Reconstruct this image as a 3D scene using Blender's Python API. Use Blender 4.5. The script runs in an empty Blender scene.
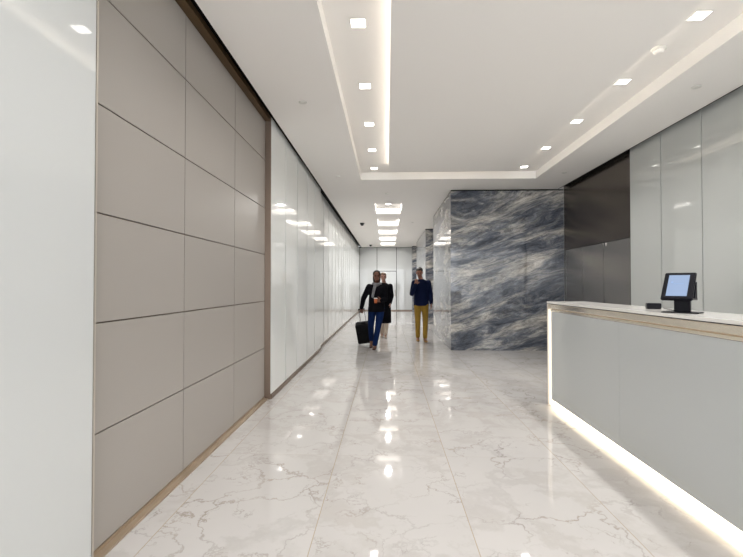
import bpy, bmesh, math
from mathutils import Vector, Matrix
scene = bpy.context.scene
COL = scene.collection
R = math.radians

# ------------------------------------------------------------------ camera
f_px = 430.0
cam_d = bpy.data.cameras.new('camera'); cam = bpy.data.objects.new('camera', cam_d); COL.objects.link(cam)
cam_d.sensor_fit = 'HORIZONTAL'; cam_d.sensor_width = 36.0; cam_d.lens = f_px/743*36.0
cam_d.clip_start = 0.05
cam.location = (0, 0, 1.38)
cam.rotation_euler = (R(90)+0.01511, 0, 0.03603)
scene.camera = cam

# ------------------------------------------------------------------ materials
def new_mat(name):
    m = bpy.data.materials.new(name); m.use_nodes = True
    nt = m.node_tree; b = nt.nodes['Principled BSDF']
    return m, nt, b
def mat(name, col, rough=0.5, metal=0.0, spec=0.5, coat=0.0, noise=0.0, nscale=8.0):
    m, nt, b = new_mat(name)
    b.inputs['Base Color'].default_value = (*col, 1)
    b.inputs['Roughness'].default_value = rough; b.inputs['Metallic'].default_value = metal
    b.inputs['Specular IOR Level'].default_value = spec
    if coat: b.inputs['Coat Weight'].default_value = coat; b.inputs['Coat Roughness'].default_value = 0.02
    if noise:
        tc = nt.nodes.new('ShaderNodeTexCoord'); n = nt.nodes.new('ShaderNodeTexNoise')
        n.inputs['Scale'].default_value = nscale; n.inputs['Detail'].default_value = 6
        mx = nt.nodes.new('ShaderNodeMix'); mx.data_type = 'RGBA'
        mx.inputs[6].default_value = (*[c*(1-noise) for c in col], 1); mx.inputs[7].default_value = (*[min(1, c*(1+noise)) for c in col], 1)
        nt.links.new(tc.outputs['Object'], n.inputs['Vector']); nt.links.new(n.outputs['Fac'], mx.inputs[0])
        nt.links.new(mx.outputs[2], b.inputs['Base Color'])
    return m
def emis(name, col, s):
    m, nt, b = new_mat(name)
    b.inputs['Base Color'].default_value = (*col, 1)
    b.inputs['Emission Color'].default_value = (*col, 1); b.inputs['Emission Strength'].default_value = s
    return m

def floor_material():
    m, nt, b = new_mat('polished white marble'); N = nt.nodes; L = nt.links
    def mth(op, a=None, c=None, **k):
        n = N.new('ShaderNodeMath'); n.operation = op
        for i, v in ((0, a), (1, c)):
            if v is None: continue
            if hasattr(v, 'links'): L.new(v, n.inputs[i])
            else: n.inputs[i].default_value = v
        if k.get('clamp'): n.use_clamp = True
        return n.outputs[0]
    tc = N.new('ShaderNodeTexCoord'); sp = N.new('ShaderNodeSeparateXYZ'); L.new(tc.outputs['Object'], sp.inputs[0])
    TW, TL = 0.88, 1.78
    u = mth('DIVIDE', mth('ADD', sp.outputs['X'], 0.405+TW*10), TW)
    v = mth('DIVIDE', mth('ADD', sp.outputs['Y'], -3.50+TL*10), TL)
    iu, iv = mth('FLOOR', u), mth('FLOOR', v)
    fu, fv = mth('FRACT', u), mth('FRACT', v)
    du = mth('MULTIPLY', mth('MINIMUM', fu, mth('SUBTRACT', 1.0, fu)), TW)
    dv = mth('MULTIPLY', mth('MINIMUM', fv, mth('SUBTRACT', 1.0, fv)), TL)
    jl = mth('LESS_THAN', du, 0.0026); jt = mth('MULTIPLY', mth('LESS_THAN', dv, 0.0018), 0.45)
    joint = mth('MAXIMUM', jl, jt)
    cid = N.new('ShaderNodeCombineXYZ'); L.new(iu, cid.inputs[0]); L.new(iv, cid.inputs[1])
    wn = N.new('ShaderNodeTexWhiteNoise'); wn.noise_dimensions = '3D'; L.new(cid.outputs[0], wn.inputs['Vector'])
    off = N.new('ShaderNodeVectorMath'); off.operation = 'MULTIPLY_ADD'
    L.new(wn.outputs['Color'], off.inputs[0]); off.inputs[1].default_value = (9, 9, 9); L.new(tc.outputs['Object'], off.inputs[2])
    def noise(vec, sc, det=8, rough=0.6):
        n = N.new('ShaderNodeTexNoise'); n.inputs['Scale'].default_value = sc; n.inputs['Detail'].default_value = det
        n.inputs['Roughness'].default_value = rough; L.new(vec, n.inputs['Vector']); return n
    wob = noise(off.outputs[0], 2.2, 8, 0.62)
    dis = N.new('ShaderNodeVectorMath'); dis.operation = 'MULTIPLY_ADD'
    L.new(wob.outputs['Color'], dis.inputs[0]); dis.inputs[1].default_value = (0.75, 0.75, 0.75); L.new(off.outputs[0], dis.inputs[2])
    def ridge(vec, sc, w, det=4):
        n = noise(vec, sc, det, 0.55); a = mth('ABSOLUTE', mth('SUBTRACT', n.outputs['Fac'], 0.5))
        r = N.new('ShaderNodeMapRange'); r.interpolation_type = 'SMOOTHSTEP'; L.new(a, r.inputs[0])
        r.inputs[1].default_value = 0; r.inputs[2].default_value = w; r.inputs[3].default_value = 1; r.inputs[4].default_value = 0
        return r.outputs[0]
    def vor(vec, sc, w):
        n = N.new('ShaderNodeTexVoronoi'); n.feature = 'DISTANCE_TO_EDGE'; n.inputs['Scale'].default_value = sc; L.new(vec, n.inputs['Vector'])
        r = N.new('ShaderNodeMapRange'); r.interpolation_type = 'SMOOTHSTEP'; L.new(n.outputs['Distance'], r.inputs[0])
        r.inputs[1].default_value = 0; r.inputs[2].default_value = w; r.inputs[3].default_value = 1; r.inputs[4].default_value = 0
        return r.outputs[0]
    msk = N.new('ShaderNodeMapRange'); mn = noise(off.outputs[0], 1.3, 3); L.new(mn.outputs['Fac'], msk.inputs[0])
    msk.inputs[1].default_value = 0.42; msk.inputs[2].default_value = 0.66
    msk2 = N.new('ShaderNodeMapRange'); mn2 = noise(off.outputs[0], 3.7, 3); L.new(mn2.outputs['Fac'], msk2.inputs[0])
    msk2.inputs[1].default_value = 0.5; msk2.inputs[2].default_value = 0.72
    veins = mth('MULTIPLY', vor(dis.outputs[0], 1.9, 0.030), mth('ADD', mth('MULTIPLY', msk.outputs[0], 0.80), 0.10))
    veins2 = mth('MULTIPLY', vor(dis.outputs[0], 5.2, 0.045), mth('MULTIPLY', msk2.outputs[0], 1.0))
    soft = mth('MULTIPLY', ridge(dis.outputs[0], 0.9, 0.05), 0.22)
    vt = mth('MAXIMUM', mth('MAXIMUM', veins, veins2), soft, clamp=True)
    warm = N.new('ShaderNodeMix'); warm.data_type = 'RGBA'; cl = noise(off.outputs[0], 0.9, 4); L.new(cl.outputs['Fac'], warm.inputs[0])
    warm.inputs[6].default_value = (0.475, 0.458, 0.446, 1); warm.inputs[7].default_value = (0.545, 0.525, 0.512, 1)
    vc = N.new('ShaderNodeMix'); vc.data_type = 'RGBA'; cn = noise(off.outputs[0], 2.5, 2); L.new(cn.outputs['Fac'], vc.inputs[0])
    vc.inputs[6].default_value = (0.16, 0.16, 0.18, 1); vc.inputs[7].default_value = (0.38, 0.30, 0.21, 1)
    m1 = N.new('ShaderNodeMix'); m1.data_type = 'RGBA'; L.new(mth('MULTIPLY', vt, 0.85), m1.inputs[0]); L.new(warm.outputs[2], m1.inputs[6]); L.new(vc.outputs[2], m1.inputs[7])
    m2 = N.new('ShaderNodeMix'); m2.data_type = 'RGBA'; L.new(joint, m2.inputs[0]); L.new(m1.outputs[2], m2.inputs[6]); m2.inputs[7].default_value = (0.40, 0.34, 0.26, 1)
    L.new(m2.outputs[2], b.inputs['Base Color'])
    b.inputs['Roughness'].default_value = 0.035; b.inputs['Specular IOR Level'].default_value = 0.30
    return m

def block_material(name='blue grey streaked marble'):
    m, nt, b = new_mat(name); N = nt.nodes; L = nt.links
    tc = N.new('ShaderNodeTexCoord'); mp = N.new('ShaderNodeMapping'); L.new(tc.outputs['Object'], mp.inputs[0])
    mp.vector_type = 'POINT'
    # rotate in the vertical planes so the streaks rise to the right, then stretch along them
    mp.inputs['Rotation'].default_value = (0, R(17), R(0))
    sc = N.new('ShaderNodeMapping'); L.new(mp.outputs[0], sc.inputs[0]); sc.inputs['Scale'].default_value = (0.42, 0.42, 1.75)
    w = N.new('ShaderNodeTexNoise'); w.inputs['Scale'].default_value = 1.1; w.inputs['Detail'].default_value = 4; L.new(sc.outputs[0], w.inputs['Vector'])
    ad = N.new('ShaderNodeVectorMath'); ad.operation = 'MULTIPLY_ADD'; L.new(w.outputs['Color'], ad.inputs[0]); ad.inputs[1].default_value = (0.5, 0.5, 1.3); L.new(sc.outputs[0], ad.inputs[2])
    n1 = N.new('ShaderNodeTexNoise'); n1.inputs['Scale'].default_value = 1.9; n1.inputs['Detail'].default_value = 14; n1.inputs['Roughness'].default_value = 0.74; n1.inputs['Distortion'].default_value = 0.2
    L.new(ad.outputs[0], n1.inputs['Vector'])
    cr = N.new('ShaderNodeValToRGB'); L.new(n1.outputs['Fac'], cr.inputs[0])
    e = cr.color_ramp.elements
    e[0].position = 0.36; e[0].color = (0.05, 0.06, 0.082, 1)
    e[1].position = 0.64; e[1].color = (0.56, 0.53, 0.49, 1)
    for p, c in ((0.43, (0.095, 0.108, 0.135, 1)), (0.49, (0.18, 0.19, 0.215, 1)), (0.55, (0.35, 0.345, 0.335, 1))):
        q = e.new(p); q.color = c
    sc2 = N.new('ShaderNodeMapping'); L.new(ad.outputs[0], sc2.inputs[0]); sc2.inputs['Scale'].default_value = (1, 1, 1.5)
    n2 = N.new('ShaderNodeTexNoise'); n2.inputs['Scale'].default_value = 9; n2.inputs['Detail'].default_value = 10; n2.inputs['Roughness'].default_value = 0.8; L.new(sc2.outputs[0], n2.inputs['Vector'])
    mx = N.new('ShaderNodeMix'); mx.data_type = 'RGBA'; mx.blend_type = 'OVERLAY'; mx.inputs[0].default_value = 0.6
    L.new(cr.outputs[0], mx.inputs[6])
    cr2 = N.new('ShaderNodeValToRGB'); L.new(n2.outputs['Fac'], cr2.inputs[0]); cr2.color_ramp.elements[0].position = 0.36; cr2.color_ramp.elements[1].position = 0.64
    L.new(cr2.outputs[0], mx.inputs[7]); L.new(mx.outputs[2], b.inputs['Base Color'])
    b.inputs['Roughness'].default_value = 0.06; b.inputs['Specular IOR Level'].default_value = 0.5
    return m

M = {}
M['floor'] = floor_material()
M['block'] = block_material()
M['ceil'] = mat('matte off-white ceiling paint', (0.92, 0.895, 0.865), 0.9, spec=0.2)
M['glass_right'] = mat('pale grey back-painted wall glass', (0.505, 0.525, 0.515), 0.03, spec=0.5, noise=0.01, nscale=1.5)
M['glass_hall'] = mat('bright white back-painted glass', (0.79, 0.81, 0.80), 0.03, spec=0.5)
M['glass_white'] = mat('white back-painted glass', (0.57, 0.585, 0.585), 0.03, spec=0.5)
M['desk_glass'] = mat('pale grey back-painted glass', (0.49, 0.51, 0.51), 0.10, spec=0.4)
M['joint'] = mat('dark joint', (0.012, 0.012, 0.012), 0.9, spec=0.0)
M['beige'] = mat('warm grey satin panel', (0.350, 0.325, 0.300), 0.36, spec=0.35, noise=0.03, nscale=0.9)
M['beige_gap'] = mat('panel gap', (0.20, 0.15, 0.12), 0.7)
M['brown'] = mat('bronze metal trim', (0.25, 0.19, 0.15), 0.38, metal=0.75)
M['soffit'] = mat('dark bronze soffit', (0.13, 0.08, 0.038), 0.4, metal=0.6)
M['sill'] = mat('brushed tan metal sill', (0.43, 0.34, 0.25), 0.4, metal=0.5, noise=0.2, nscale=5)
M['black'] = mat('black shadow gap', (0.006, 0.006, 0.006), 0.9, spec=0.1)
M['bronze'] = mat('dark brushed bronze panel', (0.19, 0.165, 0.145), 0.22, metal=0.85, noise=0.12, nscale=1.3)
M['bronze_door'] = mat('brushed grey bronze door', (0.40, 0.385, 0.365), 0.26, metal=0.8, noise=0.10, nscale=1.7)
M['steel'] = mat('brushed steel', (0.62, 0.60, 0.57), 0.25, metal=1.0)
M['champagne'] = mat('champagne metal', (0.93, 0.87, 0.78), 0.3, metal=0.55)
M['rail'] = mat('polished champagne rail', (0.84, 0.76, 0.65), 0.14, metal=1.0)
M['stone'] = mat('white stone counter', (0.80, 0.78, 0.75), 0.12, noise=0.04, nscale=6)
M['carcass'] = mat('white laminate', (0.6, 0.6, 0.58), 0.5)
M['blackplastic'] = mat('matte black plastic', (0.006, 0.006, 0.010), 0.4, spec=.2)
M['whiteplastic'] = mat('white plastic', (0.75, 0.74, 0.70), 0.5)
M['darkplastic'] = mat('smoked dome', (0.05, 0.05, 0.05), 0.15)
M['lens'] = emis('lamp lens', (1.0, 0.96, 0.90), 5)
M['led'] = emis('warm led strip', (1.0, 0.95, 0.87), 2.9)
M['led_desk'] = emis('desk led strip', (1.0, 0.86, 0.66), 4.0)
M['led_end'] = emis('frosted end strip', (1.0, 0.92, 0.80), 0.34)
M['led_tro'] = emis('corridor led strip', (1.0, 0.96, 0.90), 2.4)
M['screen'] = emis('lit screen', (0.26, 0.36, 0.54), 0.62); M['screen'].node_tree.nodes['Principled BSDF'].inputs['Base Color'].default_value = (0.02, 0.02, 0.03, 1)
M['ink'] = emis('screen text', (0.12, 0.18, 0.30), 0.6)
M['edge'] = mat('brushed edge profile', (0.55, 0.50, 0.44), 0.4, metal=0.5)

# ------------------------------------------------------------------ mesh helpers
def bx(bm, x0, x1, y0, y1, z0, z1):
    vs = [bm.verts.new((x, y, z)) for x in (x0, x1) for y in (y0, y1) for z in (z0, z1)]
    for q in ((0,1,3,2),(4,6,7,5),(0,4,5,1),(2,3,7,6),(0,2,6,4),(1,5,7,3)):
        bm.faces.new([vs[i] for i in q])
def obj(name, bm, m, parent=None, smooth=False, bevel=0):
    bmesh.ops.recalc_face_normals(bm, faces=bm.faces)
    if bevel:
        bmesh.ops.bevel(bm, geom=list(bm.edges), offset=bevel, segments=2, affect='EDGES', clamp_overlap=True)
    me = bpy.data.meshes.new(name); bm.to_mesh(me); bm.free()
    me.materials.append(m)
    if smooth:
        for p in me.polygons: p.use_smooth = True
    o = bpy.data.objects.new(name, me); COL.objects.link(o)
    if parent: o.parent = parent
    return o
def boxo(name, dims, m, parent=None, bevel=0):
    bm = bmesh.new(); bx(bm, *dims); return obj(name, bm, m, parent, bevel=bevel)
def struct(o): o['kind'] = 'structure'; return o
def sbox(name, dims, m): return struct(boxo(name, dims, m))
def thing(name, label, cat, loc=(0,0,0), group=None, rot=(0,0,0)):
    o = bpy.data.objects.new(name, None); COL.objects.link(o); o.location = loc; o.rotation_euler = rot
    o['label'] = label; o['category'] = cat
    if group: o['group'] = group
    return o
def tag(o, label, cat, group=None):
    o['label'] = label; o['category'] = cat
    if group: o['group'] = group
    return o
def lathe(bm, prof, seg=24, mtx=Matrix()):
    rings = []
    for r, z in prof:
        rings.append([bm.verts.new(mtx @ Vector((r*math.cos(2*math.pi*i/seg), r*math.sin(2*math.pi*i/seg), z))) for i in range(seg)])
    for a, b in zip(rings, rings[1:]):
        for i in range(seg): bm.faces.new((a[i], a[(i+1) % seg], b[(i+1) % seg], b[i]))
    bm.faces.new(rings[0][::-1]); bm.faces.new(rings[-1])
def tube(bm, pts, r, seg=10):
    pts = [Vector(p) for p in pts]; rings = []
    for i, p in enumerate(pts):
        d = (pts[min(i+1, len(pts)-1)] - pts[max(i-1, 0)]).normalized()
        a = d.orthogonal().normalized() if i == 0 else (pa - d*pa.dot(d)).normalized()
        pa = a; c = d.cross(a)
        rings.append([bm.verts.new(p + (a*math.cos(2*math.pi*k/seg) + c*math.sin(2*math.pi*k/seg))*r) for k in range(seg)])
    for a, b in zip(rings, rings[1:]):
        for k in range(seg): bm.faces.new((a[k], a[(k+1) % seg], b[(k+1) % seg], b[k]))
    bm.faces.new(rings[0][::-1]); bm.faces.new(rings[-1])

# ------------------------------------------------------------------ setting
CH, TH = 3.405, 3.545          # ceiling and raised trough heights
YB, YE = -5.0, 23.02           # rear and far ends
sbox('floor', (-1.62, 3.9, YB, 23.2, -0.12, 0.0), M['floor'])

# ceiling: boxes around the ring trough and the five corridor recesses
XL, XR = -1.37, 3.605
OX0, OX1, OY0, OY1 = -0.50, 2.825, -3.2, 8.24
IX0, IX1, IY0, IY1 = 0.03, 2.257, -2.65, 7.69
tro = [(10.68, 12.24), (13.20, 14.74), (15.62, 17.14), (18.06, 19.56), (20.42, 21.98)]
TX0, TX1 = -0.31, 0.385
bm = bmesh.new()
bx(bm, XL, OX0, YB, YE, CH, 3.60); bx(bm, OX1, XR, YB, 9.17, CH, 3.60)
bx(bm, OX0, OX1, YB, OY0, CH, 3.60)
bx(bm, OX0, TX0, OY1, YE, CH, 3.60)
bx(bm, OX1, XR+0.2, 9.17, YE, CH, 3.60)
bx(bm, TX1, OX1, OY1, YE, CH, 3.60)
ys = [OY1]
for a, b in tro: ys += [a, b]
ys.append(YE)
for i in range(0, len(ys), 2): bx(bm, TX0, TX1, ys[i], ys[i+1], CH, 3.60)
struct(obj('ceiling', bm, M['ceil']))
bm = bmesh.new(); bx(bm, OX0-.05, OX1+.05, OY0-.05, OY1+.05, TH, 3.62)
struct(obj('ceiling_trough', bm, M['ceil']))
bm = bmesh.new(); bx(bm, IX0, IX1, IY0, IY1, CH, CH+.045); bx(bm, IX0+.09, IX1-.09, IY0+.09, IY1-.09, CH+.04, TH+.01)
struct(obj('ceiling_island', bm, M['ceil']))
# led strips lying on the island's hidden ledge
for nm, d in (('trim_1', (IX0+.05, IX0+.075, IY0+.05, IY1-.05)), ('trim_2', (IX1-.075, IX1-.05, IY0+.05, IY1-.05)),
              ('trim_3', (IX0+.08, IX1-.08, IY1-.075, IY1-.05))):
    sbox(nm, (*d, CH+.047, CH+.060), M['led'])
sbox('ceiling_slab', (-1.9, 4.2, YB, 23.3, 3.76, 3.86), M['ceil'])
# black shadow gaps beside the walls
bm = bmesh.new(); bx(bm, -1.60, XL, YB, YE, 3.455, 3.50); bx(bm, XL-.004, XL+.004, YB, YE, CH-.004, 3.47)
bx(bm, -1.415, XL, 5.0, 9.12, 3.43, 3.44)
struct(obj('trim_left_gap', bm, M['black']))
bm = bmesh.new(); bx(bm, XR, 3.9, YB, 9.17, 3.455, 3.50); bx(bm, XR-.004, XR+.004, YB, 9.17, CH-.004, 3.47)
struct(obj('trim_right_gap', bm, M['black']))

def glass_run(name, x_face, depth, joints, z0, z1, gap=0.013, gm='glass_white'):
    """wall along Y with one glass panel per bay; face at x_face, backing on the far side"""
    s = 1 if depth > 0 else -1
    xa, xb = sorted((x_face+s*0.012, x_face+depth))
    root = struct(boxo(name, (xa, xb, joints[0], joints[-1], 0.0, z1), M['joint']))
    for a, b in zip(joints, joints[1:]):
        x0, x1 = sorted((x_face, x_face+s*0.011))
        boxo('glass_panel', (x0, x1, a+gap/2, b-gap/2, z0, z1), M[gm], root)
    return root
# left wall, near part
r = glass_run('wall_left_near', -1.41, -0.20, [YB, -3.4, -1.6, 0.25, 2.025], 0.05, 3.45)
boxo('edge_profile', (-1.60, -1.408, 2.025, 2.035, 0.0, 3.45), M['edge'], r)
# left wall, warm grey panelled bay
root = struct(boxo('wall_left_panelled', (-1.62, -1.495, 2.035, 5.165, 0.0, 3.45), M['beige_gap']))
yj = [2.04, 3.09, 4.122, 5.16]; zj = [0.032, 0.620, 1.185, 1.750, 2.313, 2.893, 3.375]
for a, b in zip(yj, yj[1:]):
    for c, d in zip(zj, zj[1:]):
        boxo('satin_panel', (-1.494, -1.48, a+.0035, b-.0035, c+.0035, d-.0035), M['beige'], root, bevel=0.0015)
bm = bmesh.new(); bx(bm, -1.48, -1.436, 2.035, 5.165, 0.0, 0.014); bx(bm, -1.49, -1.476, 2.035, 5.165, 0.0, 0.032)
boxo('metal_soffit', (-1.50, -1.414, 2.035, 5.165, 3.378, 3.43), M['soffit'], root)
obj('metal_sill', bm, M['sill'], root)
boxo('metal_jamb', (-1.60, -1.411, 5.163, 5.178, 0.0, 3.45), M['brown'], root)
# left wall, corridor parts
r = glass_run('wall_left_corridor', -1.41, -0.20, [5.178, 5.936, 6.702, 7.53, 8.33, 9.12], 0.055, 3.43, gap=.030, gm='glass_hall')
jj = [9.12 + i*(YE-9.12)/18 for i in range(19)]
r2 = glass_run('wall_left_far', -1.465, -0.15, jj, 0.055, 3.43, gap=.045, gm='glass_hall')
sbox('baseboard_left', (-1.414, -1.395, 5.178, 9.12, 0.0, 0.052), M['brown'])
sbox('baseboard_left_far', (-1.469, -1.450, 9.12, YE, 0.0, 0.052), M['brown'])
# far wall with a flush door
root = struct(boxo('wall_back', (-1.60, 3.9, YE+.012, YE+.2, 0, 3.45), M['joint']))
for a, b in ((-1.465, -0.535), (0.508, 1.5), (1.5, 2.5), (2.5, 3.7)):
    boxo('glass_panel', (a+.012, b-.012, YE, YE+.011, 0.06, 3.39), M['glass_white'], root)
boxo('glass_panel', (-0.523, .496, YE, YE+.011, 2.135, 3.39), M['glass_white'], root)
d = struct(boxo('door_3', (-0.518, .491, YE-.004, YE+.011, 0.02, 2.105), M['glass_white']))
bm = bmesh.new(); tube(bm, [(0.43, YE-.05, .78), (0.43, YE-.05, 1.12)], .014); tube(bm, [(0.43, YE-.05, .82), (0.43, YE, .82)], .01); tube(bm, [(0.43, YE-.05, 1.08), (0.43, YE, 1.08)], .01)
obj('door_handle', bm, M['brown'], d)
sbox('baseboard_back', (-1.46, 3.7, YE-.012, YE-.001, 0, 0.055), M['brown'])
# marble cores
def core(name, x0, x1, y0, y1, zs, xs, ysj):
    root = struct(boxo(name, (x0+.012, x1, y0+.012, y1-.012, 0, 3.40), M['joint']))
    g = .0015
    for za, zb in zip(zs, zs[1:]):
        for xa, xb in zip(xs, xs[1:]):
            boxo('marble_slab', (xa+g/2, xb-g/2, y0, y0+.011, za+g/2, zb-g/2), M['block'], root)
        for ya, yb in zip(ysj, ysj[1:]):
            boxo('marble_slab', (x0, x0+.011, ya+g/2, yb-g/2, za+g/2, zb-g/2), M['block'], root)
    return root
zs = [0.0, 0.80, 1.62, 2.50, 3.375]
core('wall_marble_core', 1.352, 3.72, 9.17, 12.60, zs, [1.352, 2.93, 3.72], [9.17, 10.9, 12.60])
core('wall_marble_core_middle', 1.385, 3.72, 15.5, 20.25, zs, [1.385, 2.6, 3.72], [15.5, 17.9, 20.25])
core('wall_marble_core_far', 1.31, 3.72, 22.35, 23.0, zs, [1.31, 2.6, 3.72], [22.35, 23.0])
# right wall
r = glass_run('wall_right', 3.672, 0.20, [YB, -3.7, -2.45, -1.1, 0.15, 1.39, 2.14, 2.89, 3.64, 4.39, 5.136, 5.885, 6.62], 0.05, 3.45, gm='glass_right')
r = glass_run('wall_right_far', 3.722, 0.15, [9.18, 12.6, 13.57, 14.53, 15.5, 20.25, 21.3, 22.35, 23.0], 0.05, 3.43)
root = struct(boxo('wall_right_bronze', (3.736, 3.87, 6.62, 9.17, 0, 3.45), M['joint']))
boxo('bronze_panel', (3.722, 3.735, 6.625, 9.165, 2.115, 3.45), M['bronze'], root)
boxo('bronze_panel', (3.722, 3.735, 9.08, 9.165, 0.0, 2.108), M['bronze_door'], root)
dj = [6.70, 7.522, 8.316, 9.075]
for i in range(3):
    dd = struct(boxo('door_%d' % (i+4), (3.724, 3.735, dj[i]+.011, dj[i+1]-.011, 0.01, 2.106), M['bronze_door']))
    boxo('edge_strip', (3.7235, 3.7345, dj[i+1]-.0105, dj[i+1]-.004, 0.01, 2.106), M['steel'], dd)
    if i < 2:
        sy = dj[1]-.05 if i == 0 else dj[1]+.05
        boxo('pivot_plate', (3.712, 3.7245, sy-.028, sy+.028, 2.045, 2.105), M['steel'], dd)
        if i == 0:
            bm = bmesh.new(); lathe(bm, [(.014, 0), (.018, .01), (.018, .03), (.012, .036)], 16, Matrix.Translation((3.724, dj[1]-.04, 1.075)) @ Matrix.Rotation(R(-90), 4, 'Y'))
            obj('door_knob', bm, M['blackplastic'], dd, smooth=True)
boxo('bronze_panel', (3.722, 3.735, 6.625, 6.70, 0.0, 2.108), M['bronze_door'], root)
# unseen side behind the camera, added: unglazed bays between posts let daylight in
bm = bmesh.new()
for x in (-1.5, 0.3, 2.0, 3.75): bx(bm, x-.05, x+.05, YB-.1, YB, 0, 3.45)
bx(bm, -1.6, 3.85, YB-.1, YB, 2.55, 2.65); bx(bm, -1.6, 3.85, YB-.1, YB, 3.3, 3.8)
struct(obj('wall_rear_open', bm, M['brown']))

# ------------------------------------------------------------------ ceiling fittings
def down_light(label, x, y, z, group, s=.115, energy=4.8):
    t = thing('downlight', label, 'downlight', (x, y, z), group)
    bm = bmesh.new()
    for a, b, c, d in ((-s/2-.008, s/2+.008, -s/2-.008, -s/2), (-s/2-.008, s/2+.008, s/2, s/2+.008), (-s/2-.008, -s/2, -s/2, s/2), (s/2, s/2+.008, -s/2, s/2)):
        bx(bm, a, b, c, d, -.004, 0)
    obj('frame', bm, M['whiteplastic'], t)
    boxo('lens', (-s/2, s/2, -s/2, s/2, -.0025, -.0005), M['lens'], t)
    ld = bpy.data.lights.new('downlight_beam', 'AREA'); ld.shape = 'SQUARE'; ld.size = s; ld.energy = energy; ld.color = (1.0, .975, .94)
    ld.spread = R(125)
    lo = bpy.data.objects.new('downlight_beam', ld); COL.objects.link(lo); lo.parent = t; lo.location = (0, 0, -.012)
    return t
ylt = [7.94, 6.86, 5.75, 4.64, 3.515, 2.40, 1.29, 0.18, -0.93, -2.04]
words = ['farthest', 'second farthest', 'third', 'fourth', 'fifth, nearest visible']
for i, y in enumerate(ylt):
    for side, x in (('left', -0.237), ('right', 2.51)):
        if i < 5:
            lab = ('square recessed downlight, %s from the far end of the %s ceiling trough' % (words[i], side)) if 2 <= i else \
                  ('square recessed downlight, %s in the %s ceiling trough' % (words[i], side))
        else: lab = 'square recessed downlight behind the viewer in the %s ceiling trough' % side
        down_light(lab, x, y, TH, 'square downlights in the %s trough' % side)
nth = ['nearest', 'second nearest', 'middle', 'second farthest', 'farthest']
for i, (a, b) in enumerate(tro):
    t = thing('recessed_ceiling_light', '%s of the five glowing rectangular light recesses along the corridor ceiling' % nth[i], 'ceiling light', ((TX0+TX1)/2, (a+b)/2, TH), 'rectangular light recesses over the corridor')
    hx, hy = (TX1-TX0)/2, (b-a)/2
    bm = bmesh.new(); bx(bm, -hx, hx, -hy, hy, 0.0, .03)
    for q in ((-hx, -hx+.006, -hy, hy), (hx-.006, hx, -hy, hy), (-hx, hx, -hy, -hy+.006), (-hx, hx, hy-.006, hy)): bx(bm, *q, TH*0-.14+.001, .0)
    obj('recess_box', bm, M['ceil'], t)
    for yy in (-hy+.02, hy-.045):
        boxo('light_strip', (-hx+.02, hx-.02, yy, yy+.025, -.018, -.004), M['led_tro'], t)
    s = .06; boxo('lamp_lens', (-s, s, -s, s, -.006, -.001), M['lens'], t)
    ld = bpy.data.lights.new('recess_beam', 'AREA'); ld.shape = 'RECTANGLE'; ld.size = .12; ld.size_y = .12; ld.energy = 30; ld.color = (1, .97, .93)
    lo = bpy.data.objects.new('recess_beam', ld); COL.objects.link(lo); lo.parent = t; lo.location = (0, 0, -.012)
def cap(name, label, cat, x, y, z, prof, m, group=None):
    bm = bmesh.new(); lathe(bm, prof, 24); o = obj(name, bm, m, None, smooth=True); o.location = (x, y, z)
    tag(o, label, cat, group); return o
SP = [(.045, 0), (.045, -.006), (.034, -.011), (.012, -.013)]
for x, y, lb in ((-.93, 4.70, 'small round sprinkler cap on the ceiling above the warm grey panels'),
                 (-.91, 7.96, 'small round sprinkler cap on the ceiling above the near white glass panels'),
                 (0.0, 9.50, 'small round sprinkler cap between the big ceiling trough and the first corridor recess'),
                 (0.83, 13.9, 'small round sprinkler cap right of the corridor light recesses'),
                 (3.16, 4.48, 'small round sprinkler cap on the ceiling above the reception desk side wall'),
                 (3.19, 7.84, 'small round sprinkler cap on the ceiling in front of the bronze wall')):
    cap('ceiling_sprinkler', lb, 'sprinkler', x, y, CH, SP, M['whiteplastic'], 'sprinkler caps on the ceiling')
t = thing('smoke_detector', 'round off-white smoke detector in the right ceiling trough', 'smoke detector', (2.49, 4.0, TH))
bm = bmesh.new(); lathe(bm, [(.062, 0), (.062, -.012), (.050, -.018)], 28); obj('base', bm, M['whiteplastic'], t, True)
bm = bmesh.new(); lathe(bm, [(.046, -.018), (.044, -.036), (.030, -.044), (.01, -.046)], 28); obj('sensor_cover', bm, M['ceil'], t, True)
for x, y, lb in ((-.81, 14.0, 'larger dark dome camera on the corridor ceiling, nearer one'), (-.82, 21.6, 'small dark dome camera on the corridor ceiling near the end wall')):
    t = thing('ceiling_camera', lb, 'security camera', (x, y, CH), 'dome cameras on the corridor ceiling')
    bm = bmesh.new(); lathe(bm, [(.075, 0), (.075, -.02), (.066, -.028)], 24); obj('housing', bm, M['blackplastic'], t, True)
    bm = bmesh.new(); lathe(bm, [(.062, -.028), (.060, -.05), (.046, -.075), (.022, -.09), (.004, -.093)], 24); obj('dome', bm, M['darkplastic'], t, True)

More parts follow.
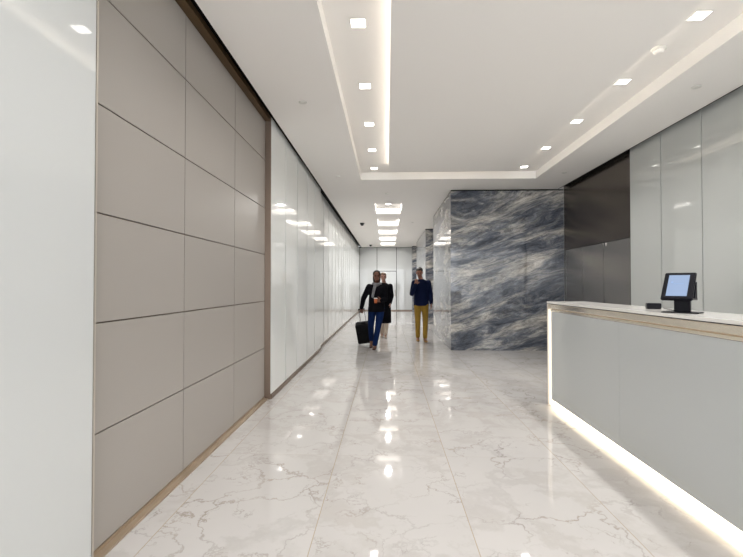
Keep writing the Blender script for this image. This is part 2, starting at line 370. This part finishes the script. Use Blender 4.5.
# ------------------------------------------------------------------ reception desk
DX, DY0, DY1 = 1.872, -0.9, 5.08
desk = thing('reception_desk', 'long white reception counter with metal rail and glowing base', 'reception desk', (DX, (DY0+DY1)/2, 0))
def dbox(name, dims, m, bevel=0):
    o = boxo(name, dims, m, None, bevel); o.parent = desk; o.location = -desk.location; return o
dbox('carcass', (DX+.03, 2.26, DY0+.03, DY1-.012, 0.09, 1.16), M['carcass'])
dbox('plinth', (DX+.07, 2.24, DY0+.05, DY1-.06, 0.0, 0.09), M['champagne'])
gj = [DY0+.02, 0.55, 2.05, 3.55, DY1-.10]
for a, b in zip(gj, gj[1:]): dbox('glass_panel', (DX, DX+.012, a+.0012, b-.0012, 0.078, 1.078), M['desk_glass'])
dbox('light_strip', (DX+.045, DX+.066, DY0+.1, DY1-.07, 0.012, 0.07), M['led_desk'])
dbox('end_post', (DX-.012, 2.27, DY1-.030, DY1, 0.0, 1.163), M['champagne'], .003)
dbox('end_light_strip', (DX-.006, DX+.02, DY1-.095, DY1-.031, 0.012, 1.10), M['led_end'])
bm = bmesh.new()       # rounded metal rail profile extruded along the counter
prof = [(DX+.03, 1.080), (DX-.002, 1.080), (DX-.006, 1.084), (DX-.006, 1.102), (DX+.002, 1.106), (DX-.010, 1.112), (DX-.014, 1.118), (DX-.015, 1.156), (DX-.010, 1.162), (DX+.03, 1.162)]
r0 = [bm.verts.new((x, DY0, z)) for x, z in prof]; r1 = [bm.verts.new((x, DY1-.10, z)) for x, z in prof]
for i in range(len(prof)-1): bm.faces.new((r0[i], r0[i+1], r1[i+1], r1[i]))
bm.faces.new(r0); bm.faces.new(r1[::-1])
o = obj('rail', bm, M['rail'], desk); o.location = -desk.location
dbox('countertop', (DX-.014, 2.29, DY0, DY1, 1.168, 1.190), M['stone'], .002)
dbox('shadow_line', (DX+.004, 2.26, DY0+.02, DY1-.01, 1.162, 1.1685), M['blackplastic'])
dbox('work_surface', (2.27, 2.85, DY0, DY1-.02, 0.70, 0.735), M['stone'], .002)
dbox('support_panel', (2.27, 2.83, DY1-.06, DY1-.025, 0.0, 0.70), M['carcass'])
dbox('support_panel', (2.27, 2.83, DY0+.02, DY0+.055, 0.0, 0.70), M['carcass'])
CT = 1.190
# tablet kiosk
k = thing('tablet_stand', 'black tablet kiosk with lit screen standing on the counter', 'tablet', (2.024, 3.026, CT), None, (0, 0, R(-45)))
# local: -Y faces the visitor, x to the tablet's right
def kb(name, dims, m, rot=None, loc=(0,0,0), bevel=.002, parent=None):
    o = boxo(name, dims, m, parent or k, bevel)
    if rot: o.rotation_euler = rot
    o.location = loc; return o
kb('base_plate', (-.105, .105, -.085, .085, 0, .007), M['blackplastic'])
kb('stand_post', (-.046, .046, -.012, .022, .007, .15), M['blackplastic'])
th = R(-38)
kb('tablet_case', (-.092, .088, -.012, .012, 0.0, .232), M['blackplastic'], (th, 0, 0), (-.017, -.078, .088), .005)
sc_ = boxo('screen', (-.064, .055, -.0135, -.0118, .026, .206), M['screen'], k); sc_.rotation_euler = (th, 0, 0); sc_.location = (-.017, -.078, .088)
bm = bmesh.new()
boxo('screen_logo', (-.046, -.034, -.0142, -.0134, .137, .149), M['ink'], sc_); bx(bm, -.030, .028, -.0142, -.0134, .128, .131)
tl = obj('screen_text', bm, M['ink'], sc_)
bm = bmesh.new()       # triangular rear bracket
tri = [(-.005, .10), (.075, .085), (.060, .21)]
for s in (-.05,):
    a = [bm.verts.new((-.06, y, z)) for y, z in tri]; b = [bm.verts.new((.072, y, z)) for y, z in tri]
    bm.faces.new(a); bm.faces.new(b[::-1])
    for i in range(3): bm.faces.new((a[i], a[(i+1) % 3], b[(i+1) % 3], b[i]))
obj('rear_bracket', bm, M['blackplastic'], k)
b = thing('card_reader', 'small black box on the counter left of the tablet kiosk', 'card reader', (2.11, 3.49, CT), None, (0, 0, R(-20)))
boxo('body', (-.048, .048, -.035, .035, 0.003, .047), M['blackplastic'], b, .004)
boxo('foot_pad', (-.048, .048, -.03, .03, 0, .004), M['darkplastic'], b)
bm = bmesh.new(); tube(bm, [(2.155, 3.44, CT+.012), (2.15, 3.38, CT+.005), (2.13, 3.30, CT+.004), (2.09, 3.22, CT+.004), (2.05, 3.14, CT+.004)], .003, 6)
tag(obj('cable', bm, M['blackplastic'], None, True), 'thin black cable running from the small box to the kiosk', 'cable')

# ------------------------------------------------------------------ people
def ball(bm, c, r, seg=14):
    r = (r, r, r) if not hasattr(r, '__len__') else r
    bmesh.ops.create_uvsphere(bm, u_segments=seg, v_segments=max(8, seg*2//3), radius=1.0, matrix=Matrix.Translation(c) @ Matrix.Diagonal((*r, 1)))
def limb(bm, pts):
    """chain of tapered pieces; pts = [(point, radius)]"""
    for (p, r) in pts: ball(bm, Vector(p), r)
    for (p, r), (q, s) in zip(pts, pts[1:]):
        p, q = Vector(p), Vector(q); d = q-p
        if d.length < 1e-5: continue
        m = Matrix.Translation((p+q)/2) @ d.to_track_quat('Z', 'Y').to_matrix().to_4x4()
        bmesh.ops.create_cone(bm, cap_ends=True, segments=16, radius1=r, radius2=s, depth=d.length, matrix=m)
def loft(bm, rings, seg=24):
    rr = [[bm.verts.new((c[0]+rx*math.cos(2*math.pi*i/seg), c[1]+ry*math.sin(2*math.pi*i/seg), c[2])) for i in range(seg)] for c, rx, ry in rings]
    for a, b in zip(rr, rr[1:]):
        for i in range(seg): bm.faces.new((a[i], a[(i+1) % seg], b[(i+1) % seg], b[i]))
    bm.faces.new(rr[0][::-1]); bm.faces.new(rr[-1])
def remeshed(name, bm, m, parent, voxel=.008, smooth=6):
    bmesh.ops.recalc_face_normals(bm, faces=bm.faces)
    me = bpy.data.meshes.new(name); bm.to_mesh(me); bm.free()
    t = bpy.data.objects.new('tmp', me); COL.objects.link(t)
    md = t.modifiers.new('r', 'REMESH'); md.mode = 'VOXEL'; md.voxel_size = voxel
    ms = t.modifiers.new('s', 'SMOOTH'); ms.iterations = smooth; ms.factor = .5
    dg = bpy.context.evaluated_depsgraph_get(); dg.update()
    me2 = bpy.data.meshes.new_from_object(t.evaluated_get(dg), depsgraph=dg)
    bpy.data.objects.remove(t); bpy.data.meshes.remove(me)
    me2.name = name; me2.materials.clear(); me2.materials.append(m)
    for p in me2.polygons: p.use_smooth = True
    o = bpy.data.objects.new(name, me2); COL.objects.link(o); o.parent = parent
    return o
def hand(bm, wrist, d, side, palm, curl):
    """palm along d; side = direction across the knuckles towards the thumb; palm = the way the palm faces"""
    w = Vector(wrist); d = Vector(d).normalized(); s = Vector(side); s = (s-d*s.dot(d)).normalized(); n = d.cross(s).normalized()
    if n.dot(Vector(palm)) < 0: n = -n
    for k in range(5):
        p = w + s*(k-2)*.014; limb(bm, [(p+d*.005, .013), (p+d*.080, .0125)])
    for k, ln in enumerate((.062, .072, .078, .068)):
        off = (-.030, -.010, .010, .030)[k]
        if True:
            a = w + s*off + d*.085; c1 = curl*.5; c2 = curl*1.25; c3 = curl*1.9
            p1 = a + (d*math.cos(c1)+n*math.sin(c1))*ln*.45
            p2 = p1 + (d*math.cos(c2)+n*math.sin(c2))*ln*.32
            p3 = p2 + (d*math.cos(c3)+n*math.sin(c3))*ln*.25
            limb(bm, [(a, .0095), (p1, .009), (p2, .008), (p3, .007)])
    t0 = w + s*.030 + d*.020; t1 = t0 + (s*.75+d*.55+n*.35).normalized()*.042; t2 = t1 + (s*.15+d*.8+n*.6).normalized()*.030
    limb(bm, [(t0, .013), (t1, .011), (t2, .009)])
def head(bm, c, look=(0, -1, 0), s=1.0):
    c = Vector(c); l = Vector(look).normalized(); r = l.cross(Vector((0, 0, 1))).normalized(); u = r.cross(l).normalized()
    def e(off, rad):
        p = c + r*off[0]*s + l*off[1]*s + u*off[2]*s
        m = Matrix((r, l, u)).transposed().to_4x4()
        bmesh.ops.create_uvsphere(bm, u_segments=20, v_segments=14, radius=1, matrix=Matrix.Translation(p) @ m @ Matrix.Diagonal((rad[0]*s, rad[1]*s, rad[2]*s, 1)))
    e((0, -.012, .028), (.074, .092, .088)); e((0, .018, -.035), (.058, .068, .070)); e((0, .036, -.080), (.032, .036, .026))
    e((0, .092, -.022), (.013, .017, .020)); e((0, .083, .000), (.009, .014, .026)); e((0, .074, .028), (.050, .014, .010))
    e((0, .078, -.058), (.024, .011, .005)); e((0, .077, -.068), (.021, .011, .006))
    for q in (-1, 1): e((q*.075, -.008, -.012), (.010, .018, .031)); e((q*.034, .060, -.028), (.020, .020, .020))
    return (r, l, u)
def eyes(parent, c, ax, s, iris):
    r, l, u = ax; c = Vector(c)
    for q in (-1, 1):
        bm = bmesh.new(); ball(bm, c + r*q*.030*s + l*.076*s + u*.010*s, .0105*s, 12); obj('eye', bm, iris, parent, True)
def shoe(parent, ankle, toe_dir, m, heel_lift=0, L=.25):
    a = Vector(ankle); d = Vector(toe_dir); d.z = 0; d.normalize(); s = d.cross(Vector((0, 0, 1)))
    bm = bmesh.new(); z0 = .0
    for t, w, h in ((-.06, .034, .075), (-.02, .037, .085), (.03, .037, .070), (.08, .040, .052), (.13, .042, .042), (.165, .034, .034)):
        p = a + d*t*L/.25; zz = z0 + (heel_lift*(1-(t+.06)/.19) if heel_lift and t < .13 else 0)
        for q in (-.5, .5): ball(bm, Vector((p.x, p.y, zz+h/2+.002)) + s*q*w*.5, (w*.85, w*.95, h/2))
    return remeshed('shoe', bm, m, parent, .007, 4)
skin_a = mat('brown skin', (0.14, 0.055, 0.032), .5, noise=.05, nscale=30)
skin_b = mat('tan skin', (0.30, 0.13, 0.08), .5, noise=.05, nscale=30)
skin_c = mat('light skin', (0.46, 0.25, 0.19), .5, noise=.05, nscale=30)
eye_m = mat('dark eye', (0.02, 0.015, 0.012), .15)
hair_m = mat('dark brown hair', (0.022, 0.014, 0.010), .55, noise=.3, nscale=60)
hair_l = mat('light brown hair', (0.16, 0.09, 0.055), .55, noise=.3, nscale=60)
jk_black = mat('black wool', (0.004, 0.004, 0.006), .85, spec=.08, noise=.4, nscale=40)
jk_navy = mat('navy cloth', (0.005, 0.009, 0.034), .8, spec=.08, noise=.3, nscale=30)
jeans = mat('blue denim', (0.004, 0.014, 0.060), .85, spec=.08, noise=.35, nscale=25)
chino = mat('mustard cotton', (0.30, 0.185, 0.035), .85, spec=.08, noise=.12, nscale=20)
beige_cl = mat('pale beige cloth', (0.55, 0.46, 0.38), .85, noise=.1, nscale=20)
sh_dark = mat('dark brown leather', (0.05, 0.022, 0.015), .4)
sh_tan = mat('tan suede', (0.34, 0.20, 0.07), .8)
scarf_m = mat('grey and white scarf', (0.16, 0.16, 0.17), .9, noise=.75, nscale=22)

def make_person(label, Z0, hd, look, hs, sh, hip, arms, legs, mats, hem, grp=None, wf=1.0):
    """arms: [(shoulder, elbow, wrist, hand_dir, thumb_side, palm, curl)], legs: [(hip, knee, ankle, toe_dir, lift)]"""
    skin, hair, top, leg_m, shoe_m = mats
    P = thing('person', label, 'person', Z0, grp)
    C = Vector(hd); S = Vector(sh); Hp = Vector(hip)
    bm = bmesh.new(); ax = head(bm, C, look, hs)
    limb(bm, [(C+Vector((0, .02, -.06)), .050), (Vector((S.x, S.y+.01, S.z+.02)), .056)])
    mid = (S+Hp)/2
    loft(bm, [(Hp-Vector((0, 0, .08)), .13*wf, .09), (Hp, .155*wf, .105), (Hp+Vector((0, 0, .12)), .135*wf, .095), (mid+Vector((0, 0, .02)), .135*wf, .10),
              (S-Vector((0, 0, .14)), .165*wf, .11), (S-Vector((0, 0, .05)), .17*wf, .095), (S+Vector((0, 0, .015)), .10*wf, .065)])
    for a in arms:
        limb(bm, [(a[0], .052), (a[1], .038), (a[2], .025)]); hand(bm, a[2], *a[3:])
    for l in legs:
        limb(bm, [(l[0], .078), (l[1], .050), (l[2], .035)])
        t = Vector(l[3]).normalized(); limb(bm, [(l[2], .032), (Vector((l[2][0], l[2][1], max(.035, l[2][2]-.045)))+t*.03, .030), (Vector((l[2][0], l[2][1], .032))+t*.13, .024)])
    body = remeshed('body', bm, skin, P, .0065, 3)
    eyes(P, C, ax, hs, eye_m)
    # hair
    r, l_, u = ax; bm = bmesh.new(); m3 = Matrix((r, l_, u)).transposed().to_4x4()
    def e(off, rad):
        p = C + (r*off[0] + l_*off[1] + u*off[2])*hs
        bmesh.ops.create_uvsphere(bm, u_segments=20, v_segments=14, radius=1, matrix=Matrix.Translation(p) @ m3 @ Matrix.Diagonal((rad[0]*hs, rad[1]*hs, rad[2]*hs, 1)))
    for off, rad in hair[1]: e(off, rad)
    remeshed('hair', bm, hair[0], P, .008, 2)
    # upper garment
    bm = bmesh.new()
    if hem[0] == 'coat':
        rings = [(Vector((Hp.x, Hp.y-.02, hem[1])), .205*wf, .22), (Vector((Hp.x, Hp.y-.02, (hem[1]+Hp.z)/2)), .20*wf, .19)]
    else:
        rings = [(Vector((Hp.x, Hp.y, hem[1])), .185*wf, .135)]
    rings += [(Hp+Vector((0, 0, .04)), .178*wf, .130), (mid, .168*wf, .128), (S-Vector((0, 0, .16)), .185*wf, .132), (S-Vector((0, 0, .06)), .190*wf, .118), (S+Vector((0, 0, .005)), .135*wf, .088), (S+Vector((0, .005, .05)), .070, .068)]
    loft(bm, rings)
    for a in arms:
        w = Vector(a[2]); el = Vector(a[1]); limb(bm, [(a[0], .073), ((Vector(a[0])+el)/2, .066), (el, .058), (el+(w-el)*.5, .052), (el+(w-el)*.95, .043)])
    remeshed('jacket' if hem[0] != 'coat' else 'coat', bm, top, P, .009, 5)
    # legs' garment
    bm = bmesh.new()
    loft(bm, [(Hp-Vector((0, 0, .12)), .15*wf, .11), (Hp-Vector((0, 0, .04)), .168*wf, .12), (Hp+Vector((0, 0, .08)), .155*wf, .11)])
    for l in legs:
        kn = Vector(l[1]); an = Vector(l[2]); limb(bm, [(l[0], .094), ((Vector(l[0])+kn)/2, .083), (kn, .066), ((kn+an)/2, .060), (an+(kn-an)*.03, .054)])
    remeshed('trousers', bm, leg_m, P, .008, 4)
    for l in legs: shoe(P, l[2], l[3], shoe_m, l[4])
    for ch in P.children: ch.location = -Vector(Z0)
    return P, C
long_hair = [((0, -.030, .045), (.088, .092, .088)), ((-.052, -.03, -.05), (.034, .055, .095)), ((.052, -.03, -.05), (.034, .055, .095)), ((0, -.065, -.05), (.07, .045, .105))]
short_hair = [((0, -.022, .050), (.081, .088, .076)), ((0, -.055, .0), (.076, .050, .075)), ((0, .045, .090), (.055, .035, .024))]

W, wc = make_person('person in black jacket and blue jeans pulling a black suitcase', (-.25, 9.32, 0),
    (-.222, 9.28, 1.570), (0, -1, -.08), 1.0, (-.222, 9.32, 1.375), (-.225, 9.34, .93),
    [((-.385, 9.33, 1.335), (-.515, 9.42, 1.085), (-.566, 9.575, .865), (-.05, .22, -.97), (0.9, -.3, 0), (0, 1, 0), 1.15),
     ((-.062, 9.33, 1.335), (-.035, 9.28, 1.075), (-.125, 9.10, 1.055), (-1, -.12, .0), (0, -.2, 1), (0, 1, 0), .9)],
    [((-.135, 9.34, .88), (-.190, 9.24, .49), (-.262, 9.26, .095), (-.1, -1, 0), 0),
     ((-.320, 9.35, .88), (-.350, 9.36, .49), (-.350, 9.58, .165), (0, -1, 0), .10)],
    (skin_a, (hair_m, long_hair), jk_black, jeans, sh_dark), ('jacket', .80), wf=1.0)
bm = bmesh.new()
limb(bm, [((-.30, 9.30, 1.405), .034), ((-.222, 9.21, 1.385), .040), ((-.145, 9.30, 1.405), .034), ((-.222, 9.39, 1.42), .034), ((-.30, 9.30, 1.405), .034)])
limb(bm, [((-.255, 9.20, 1.37), .036), ((-.285, 9.17, 1.25), .032), ((-.305, 9.175, 1.13), .028)])
o = remeshed('scarf', bm, scarf_m, W, .008, 4); o.location = -W.location
# cup in her hand
cp = thing('paper_cup', 'small orange cup held at the waist by the person with the suitcase', 'cup', (-.238, 9.070, 1.0))
bm = bmesh.new(); lathe(bm, [(.028, 0), (.031, .03), (.036, .095)], 20); obj('cup_body', bm, mat('orange paper', (0.42, 0.10, 0.025), .6), cp, True)
bm = bmesh.new(); lathe(bm, [(.039, .092), (.039, .100), (.034, .108)], 20); obj('lid', bm, M['whiteplastic'], cp, True)

B, bc = make_person('person in long black coat walking just behind the one with the suitcase', (-.07, 11.4, 0),
    (-.098, 11.36, 1.590), (0, -1, -.05), 1.0, (-.075, 11.40, 1.385), (-.07, 11.42, .93),
    [((-.235, 11.40, 1.345), (-.27, 11.42, 1.08), (-.25, 11.34, .84), (0, -.05, -1), (0, -1, 0), (1, 0, 0), .5),
     ((.085, 11.40, 1.345), (.125, 11.44, 1.09), (.085, 11.36, .90), (0, -.05, -1), (0, -1, 0), (-1, 0, 0), .5)],
    [((-.16, 11.42, .88), (-.150, 11.36, .49), (-.135, 11.52, .10), (0, -1, 0), .0),
     ((.015, 11.42, .88), (-.005, 11.32, .49), (-.04, 11.32, .095), (0, -1, 0), 0)],
    (skin_c, (hair_l, short_hair), jk_black, beige_cl, beige_cl), ('coat', .38), wf=.9)

Mn, mc = make_person('person in navy jacket and mustard trousers with a hand raised to the chin', (.84, 10.66, 0),
    (.800, 10.62, 1.685), (-.12, -1, -.30), 1.03, (.845, 10.66, 1.475), (.845, 10.68, .97),
    [((.672, 10.66, 1.43), (.610, 10.58, 1.165), (.700, 10.44, 1.40), (.15, -.02, 1), (1, 0, -.2), (.3, 1, 0), 1.0),
     ((1.018, 10.66, 1.43), (1.072, 10.68, 1.15), (1.085, 10.60, .925), (.0, -.05, -1), (0, -1, 0), (-1, 0, 0), .5)],
    [((.755, 10.68, .93), (.752, 10.58, .52), (.762, 10.70, .10), (-.05, -1, 0), 0),
     ((.935, 10.68, .93), (.935, 10.54, .52), (.925, 10.52, .10), (.1, -1, 0), 0)],
    (skin_b, (hair_m, short_hair), jk_navy, chino, sh_tan), ('jacket', .87), wf=1.02)

# suitcase, tilted on its two wheels
sc = thing('suitcase', 'black two-wheeled cabin suitcase being pulled by its extended handle', 'suitcase', (-.47, 9.93, .036))
up = Vector((-.13, -.36, .90)).normalized(); rt = Vector((1, 0, 0)); rt = (rt-up*rt.dot(up)).normalized(); bk = up.cross(rt)
sc.rotation_euler = Matrix((rt, bk, up)).transposed().to_euler()
cloth = mat('black nylon', (0.008, 0.008, 0.009), .7, spec=.08, noise=.4, nscale=50)
boxo('body', (-.185, .185, -.03, .19-.0, .02, .50), cloth, sc, .02).location = (0, -.03, 0)
boxo('front_pocket', (-.155, .155, -.075, -.03, .06, .34), cloth, sc, .015).location = (0, -.025, 0)
for q in (-.185, .185): boxo('piping', (q-.004, q+.004, -.04, .14, .03, .49), M['blackplastic'], sc)
for q in (-1, 1):
    bm = bmesh.new(); lathe(bm, [(.030, -.012), (.034, -.008), (.034, .008), (.030, .012)], 20, Matrix.Translation((q*.15, .08, .0)) @ Matrix.Rotation(R(90), 4, 'Y'))
    obj('wheel', bm, M['blackplastic'], sc, True)
bm = bmesh.new()
for q in (-.06, .06): tube(bm, [(q, .10, .49), (q, .10, .82)], .007)
obj('handle_tubes', bm, mat('dark grey metal', (.12, .12, .12), .35, metal=.8), sc)
boxo('handle_grip', (-.075, .075, .086, .114, .81, .838), M['blackplastic'], sc, .006)
boxo('carry_handle', (-.06, .06, .02, .04, .502, .525), M['blackplastic'], sc, .006)

# ------------------------------------------------------------------ light and view
w = bpy.data.worlds.new('world'); scene.world = w; w.use_nodes = True
w.node_tree.nodes['Background'].inputs[0].default_value = (0.93, 0.96, 1.0, 1); w.node_tree.nodes['Background'].inputs[1].default_value = 3.4
vs = scene.view_settings
scene.display_settings.display_device = 'sRGB'
vs.view_transform = 'Standard'; vs.look = 'None'; vs.gamma = 1.0; vs.use_curve_mapping = False; vs.exposure = 0.92
try:
    scene.cycles.use_denoising = True
    scene.cycles.max_bounces = 10; scene.cycles.diffuse_bounces = 6; scene.cycles.glossy_bounces = 5
    scene.cycles.caustics_reflective = False; scene.cycles.caustics_refractive = False
    scene.cycles.sample_clamp_indirect = 6.0
except Exception: pass
